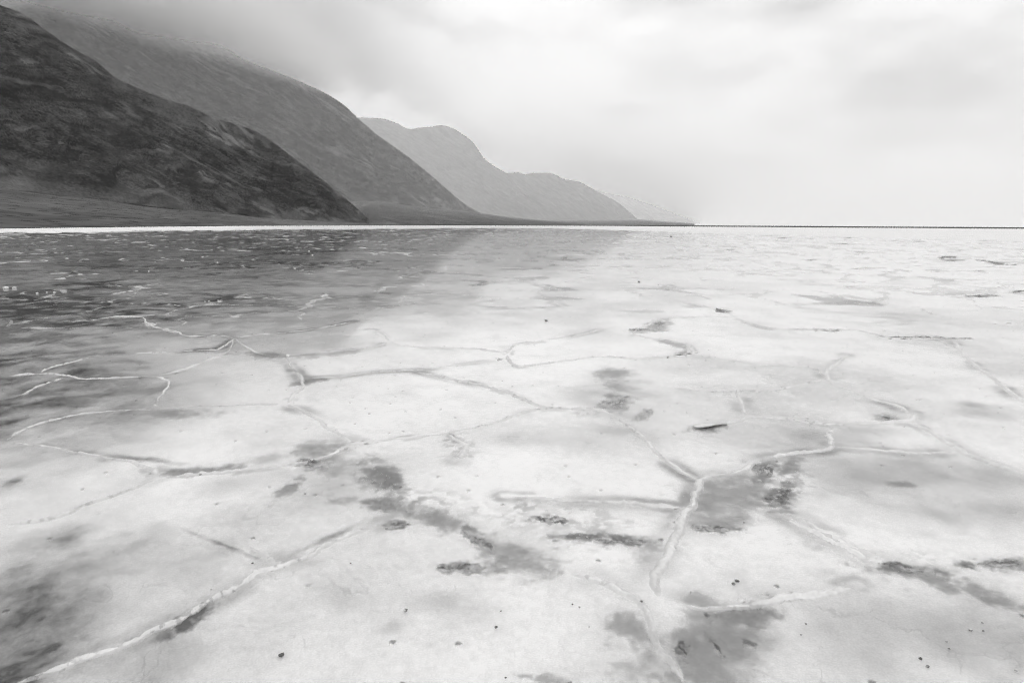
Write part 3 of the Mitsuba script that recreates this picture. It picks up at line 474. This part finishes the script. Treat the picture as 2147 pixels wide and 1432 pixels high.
def fan(top, nu, nv, seed, gap, name, label, behind=None):
    s, top = resample(top, nu)
    u = np.linspace(0, 1, nu)
    C = np.stack([PchipInterpolator(s, top[:, k])(u) for k in range(3)], 1)
    az = np.arctan2(C[:, 0], C[:, 1])
    rb = np.minimum(polar_edge(SHORE, np.degrees(az), 0.02, 8) * gap, np.hypot(C[:, 0], C[:, 1]) * 0.9)
    if behind:      # left of this bearing the fan lies behind the nearest spur
        rb = np.maximum(rb, behind[1] * sstep(behind[0] + 1.5, behind[0] - 1.0, np.degrees(az)))
    B = np.stack([rb * np.sin(az), rb * np.cos(az), np.full(nu, -0.3)], 1)
    v = np.linspace(0, 1.22, nv)
    P = B[:, None] * (1 - v)[None, :, None] + C[:, None] * v[None, :, None]
    P[..., 2] = B[:, None, 2] + (C[:, 2] - B[:, 2])[:, None] * np.where(v < 1, v ** 1.12, 1.0)[None] - np.clip(v - 1, 0, 1)[None] * 60
    x, y = P[..., 0], P[..., 1]
    D = 1.6 * (fb(x, y, 1 / 60, 4, seed) - 0.5) + 0.8 * (fb(x, y, 1 / 9, 3, seed + 1) - 0.5)
    P[..., 2] += D * np.clip(v * 6, 0, 1)[None] * np.clip(v * 3, 0.1, 1)[None]
    f = tri(grid_faces(nu, nv))
    V3 = P.reshape(-1, 3)
    g = np.cross(V3[f[:, 1]] - V3[f[:, 0]], V3[f[:, 2]] - V3[f[:, 0]])
    add(name, mikit.ply((V3, f if g[:, 2].mean() > 0 else f[:, ::-1]), 'fan_mat', smooth=True), label, 'gravel slope', kind='structure')


fan(FANTOP_1, 420, 150, 601, 1.02, 'alluvial_fan', 'dark gently sloping gravel fan at the foot of the nearest mountain, left')
fan(FANTOP_2, 260, 90, 611, 1.25, 'alluvial_fan_001', 'grey gravel fan sloping down to the right below the mid-grey mountain', (-12.8, 1150.0))
fan(FANTOP_3, 140, 50, 621, 5.0, 'alluvial_fan_002', 'thin pale gravel fan at the foot of the farthest mountains')


# ---------------------------------------------------------------- clods, crumbs and blocks on the salt
def lump(size, seed, sub=2, flat=0.6, rough=0.35):
    m = trimesh.creation.icosphere(subdivisions=sub)
    v = np.array(m.vertices)
    v = v * (1 + rough * 2 * (meshkit.fbm(v * 1.7 + seed * 3.7, 3, seed) - 0.5))[:, None]
    rr = np.random.default_rng(seed)
    v = v * np.array([1, rr.uniform(0.6, 1.0), flat]) * size / 2
    a = rr.uniform(0, 6.28)
    v = v @ np.array([[math.cos(a), math.sin(a), 0], [-math.sin(a), math.cos(a), 0], [0, 0, 1]])
    return v, np.array(m.faces)


def join(parts):
    at = np.cumsum([0] + [len(v) for v, _ in parts])
    return np.vstack([v for v, _ in parts]), np.vstack([f + a for (_, f), a in zip(parts, at)])


CLUMP_LABELS = [
    'dark porous mud clump right of centre, below the paler grey patch at mid distance',
    'dark ragged mud clump with a shadowed hollow, in the foreground just right of centre',
    'rough dark mud clump in the right foreground, lower one of two beside the grey pool',
    'rough dark mud clump in the right foreground, upper one of two beside the grey pool',
    'long thin black mud strip on the white salt near the right edge, middle distance',
    'dark mud clump right of centre at mid distance, upper of a close pair',
    'dark mud clump right of centre at mid distance, lower left of a close pair',
    'low dark mud streak along the crack just right of centre, below the hollow ragged clump',
    'flat dark mud streak right of the forked ridge in the foreground',
    'broken dark mud line far off near the right edge, upper of two long ones',
    'short dark mud patch touching the right edge far off',
    'dark mud patch far off on the right, leftmost of the farthest ones',
    'broken dark mud streak far off, rightmost of the farthest ones',
    'small black mud clump at the edge of the mountain reflection, just right of centre',
    'dark mud clump in the small grey pool left of centre',
    'flat dark mud patch on white salt, left of the long black strip',
    'dark grainy mud patch on the right at mid distance, beside a salt ridge junction',
    'thin grey mud flecks right of centre in the distance, behind the close pair of clumps',
    'dark mud crust at the right edge above the grey channel in the foreground',
    'dark mud crust at the head of the grey channel, right foreground',
    'dark mud crust along the left bank of the grey pool in the centre foreground',
    'small dark mud patch on the bend of a salt ridge right of centre',
    'small dark mud patch just below and right of the porous clump at mid distance',
    'dark mud clump by the upper end of the long foreground ridge',
    'thin dark mud scatter lying apart in the centre foreground below the grey channel',
    'small dark mud clump on a crack near the centre of the flat',
]

for i, e in enumerate(CLUMPS):
    cx, cy, ax, ay, bx, by = e
    dist = math.hypot(cx, cy)
    ls, lt = math.hypot(ax, ay), math.hypot(bx, by)
    res = min(max(0.0035, 0.0014 * dist), 0.05)
    na, nb_ = int(np.clip(3.4 * ls / res, 24, 150)), int(np.clip(3.4 * lt / res, 24, 150))
    A_, B_ = np.meshgrid(np.linspace(-1.7, 1.7, na), np.linspace(-1.7, 1.7, nb_), indexing='ij')
    x, y = cx + A_ * ax + B_ * bx, cy + A_ * ay + B_ * by
    k = 1.0 / max(0.024, 0.0065 * dist)
    g1 = meshkit.fbm(np.stack([x * k, y * k, x * 0 + i], -1), 5, 81)
    g2 = meshkit.fbm(np.stack([A_ * 1.6, B_ * 1.6, x * 0 + i * 3.3], -1), 5, 82)
    wq = 1.2 * np.stack([meshkit.fbm(np.stack([A_ * 1.5 + 7 * j, B_ * 1.5, A_ * 0 + i], -1), 4, 83) - 0.5 for j in (0, 1)])
    q = np.sqrt((A_ + wq[0]) ** 2 + (B_ + wq[1]) ** 2)
    qe = np.sqrt(A_ ** 2 + B_ ** 2)
    tall = max(0.015, min(0.0030 * dist, 0.0015 * dist + 0.012))
    body = np.clip(1.15 - 0.80 * q + 2.2 * (g2 - 0.5), -1, 1) - 2.2 * sstep(1.25, 1.68, np.maximum(np.abs(A_), np.abs(B_)))
    z = np.maximum(bed_at(x, y), -0.006) + tall * (0.80 * body - 0.48 + 2.1 * (g1 - 0.5))
    V3 = np.stack([x, y, np.maximum(z, -0.05)], -1).reshape(-1, 3)
    f = tri(grid_faces(na, nb_))
    g = np.cross(V3[f[:, 1]] - V3[f[:, 0]], V3[f[:, 2]] - V3[f[:, 0]])
    add('mud_clump' + ('' if i == 0 else f'_{i:03d}'), mikit.ply((V3, f if g[:, 2].mean() > 0 else f[:, ::-1]), 'mud_clump_mat', smooth=True, uv=np.stack([body + 0.01 * np.sin(60 * x), 0.01 * y + g1], -1).reshape(-1, 2)), CLUMP_LABELS[i], 'mud clump')

CRUMB_LABELS = {
    0: 'largest lone dark mud crumb at the bottom edge, right of the long foreground ridge',
    1: 'dark lone mud crumb in the centre-left foreground, below the grey channel',
    3: 'dark mud crumb, right one of a touching pair inside the bend of the forked ridge',
    4: 'dark mud crumb, left one of a touching pair inside the bend of the forked ridge',
    9: 'dark mud crumb in the bottom right corner area, uppermost of the larger ones there',
    19: 'dark lone mud crumb far off on white salt, right of centre',
    20: 'dark lone mud crumb just right of centre in the middle distance',
    21: 'black dot of mud farthest off, near the horizon right of centre',
}
for i, (x, y, s) in enumerate(CRUMBS):
    v, f = lump(s, 300 + i, 2, 0.55, 0.5)
    add('mud_crumb' + ('' if i == 0 else f'_{i:03d}'), mikit.ply((v + [x, y, max(bed_at(x, y).item(), -0.002) + 0.18 * s], f), 'mud_clod_mat', smooth=50),
        *((CRUMB_LABELS[i], 'mud crumb') if i in CRUMB_LABELS else ('tiny dark speck of mud on the pale salt, a few millimetres to centimetres across', 'mud crumb', 'tiny mud specks scattered over the salt')))

for i, (x, y, s, lab) in enumerate(BLOCKS):
    v, f = lump(s, 700 + i, 3, 0.6, 0.4)
    add('salt_block' + ('' if i == 0 else f'_{i:03d}'), mikit.ply((v + [x, y, 0.18 * s], f), 'white_mat', smooth=40), lab, 'salt block',
        'white salt lumps in the brine' if 'lumps' in lab else None)

# a flake of crust, heaved up at one end
su, sv = np.meshgrid(np.linspace(-1, 1, 41), np.linspace(-1, 1, 17), indexing='ij')
wide = np.sqrt(np.clip(1 - su ** 2, 0, 1)) * (0.75 + 0.9 * (meshkit.fbm(np.stack([su * 2.2, su * 0, su * 0], -1), 3, 66) - 0.5))
sx, sy = SLAB[0] + 0.135 * su + 0.02 * sv * wide, SLAB[1] + 0.055 * sv * wide + 0.03 * su
rel = meshkit.fbm(np.stack([sx * 22, sy * 22, sx * 0], -1), 4, 67) - 0.5
rise = 0.008 + 0.024 * (0.5 - 0.5 * sv) * (0.5 + 0.5 * su) * (1 - 0.3 * su) + 0.014 * rel
top = np.stack([sx, sy, rise], -1)
bot = np.stack([sx, sy, rise - 0.009 - 0.004 * rel], -1)
SV = np.concatenate([top.reshape(-1, 3), bot.reshape(-1, 3)])
q = grid_faces(41, 17)
ring = np.r_[np.arange(41) * 17, 40 * 17 + np.arange(1, 17), np.arange(39, -1, -1) * 17 + 16, np.arange(15, 0, -1)]
nx_ = np.roll(ring, -1)
side = np.stack([ring, ring + 41 * 17, nx_ + 41 * 17, nx_], -1)
add('salt_flake', mikit.ply((SV, np.vstack([tri(q), tri(q[:, ::-1] + 41 * 17), tri(side)])), 'ridge_mat', smooth=False),
    'upturned white salt flake with a dark shadowed edge, right of centre at mid distance', 'salt flake')


# ---------------------------------------------------------------- the low cloud on the mountain top
cn = (72, 56, 40)            # cells along x, y, z
c0, c1 = np.array([-4300.0, 2900.0, 930.0]), np.array([-900.0, 5700.0, 1700.0])
cx, cy, cz = [np.linspace(c0[k], c1[k], cn[k]) for k in range(3)]
CZ, CY, CX = np.meshgrid(cz, cy, cx, indexing='ij')
wisp = meshkit.fbm(np.stack([CX / 520, CY / 520, CZ / 260], -1), 4, 91) - 0.5
base = 950 + 260 * wisp - 0.03 * (CX + 2400)
dens = sstep(0, 190, CZ - base)
for axis, nn_ in ((CX, 0), (CY, 1)):
    span = c1[nn_] - c0[nn_]
    dens = dens * sstep(0, 0.12 * span, axis - c0[nn_]) * sstep(0, (0.5, 0.3)[nn_] * span, c1[nn_] - axis)
dens = dens * sstep(0, 130, base + 400 - CZ) * sstep(0, 90, c1[2] - CZ)      # a shallow layer: light comes through from above
scene['low_cloud_vapour'] = {'type': 'heterogeneous', 'albedo': {'type': 'rgb', 'value': [0.998, 0.998, 0.998]}, 'scale': CLOUD_DENSITY,
                             'sigma_t': {'type': 'gridvolume', 'grid': mi.VolumeGrid(np.ascontiguousarray(dens[..., None], dtype=np.float32)),
                                         'to_world': T().translate(c0.tolist()).scale((c1 - c0).tolist())}}
scene['low_cloud'] = {'type': 'cube', 'to_world': T().translate(((c0 + c1) / 2).tolist()).scale(((c1 - c0) / 2).tolist()), 'bsdf': {'type': 'null'},
                      'interior': {'type': 'ref', 'id': 'low_cloud_vapour'}, 'exterior': {'type': 'ref', 'id': 'haze_air'}}
labels['low_cloud'] = {'label': 'low grey cloud hiding the top of the mid-grey mountain', 'category': 'cloud', 'kind': 'stuff'}

# ---------------------------------------------------------------- the air
scene['haze_air'] = {'type': 'homogeneous', 'albedo': {'type': 'rgb', 'value': [0.975, 0.975, 0.975]}, 'sigma_t': 7.4e-5}
scene['haze'] = {'type': 'cube', 'to_world': T().translate([0, 0, 1249]).scale([56000, 56000, 1250.9]), 'bsdf': {'type': 'null'}, 'interior': {'type': 'ref', 'id': 'haze_air'}}
labels['haze'] = {'label': 'thin pale haze between the viewer and the fading mountains', 'category': 'haze', 'kind': 'stuff'}
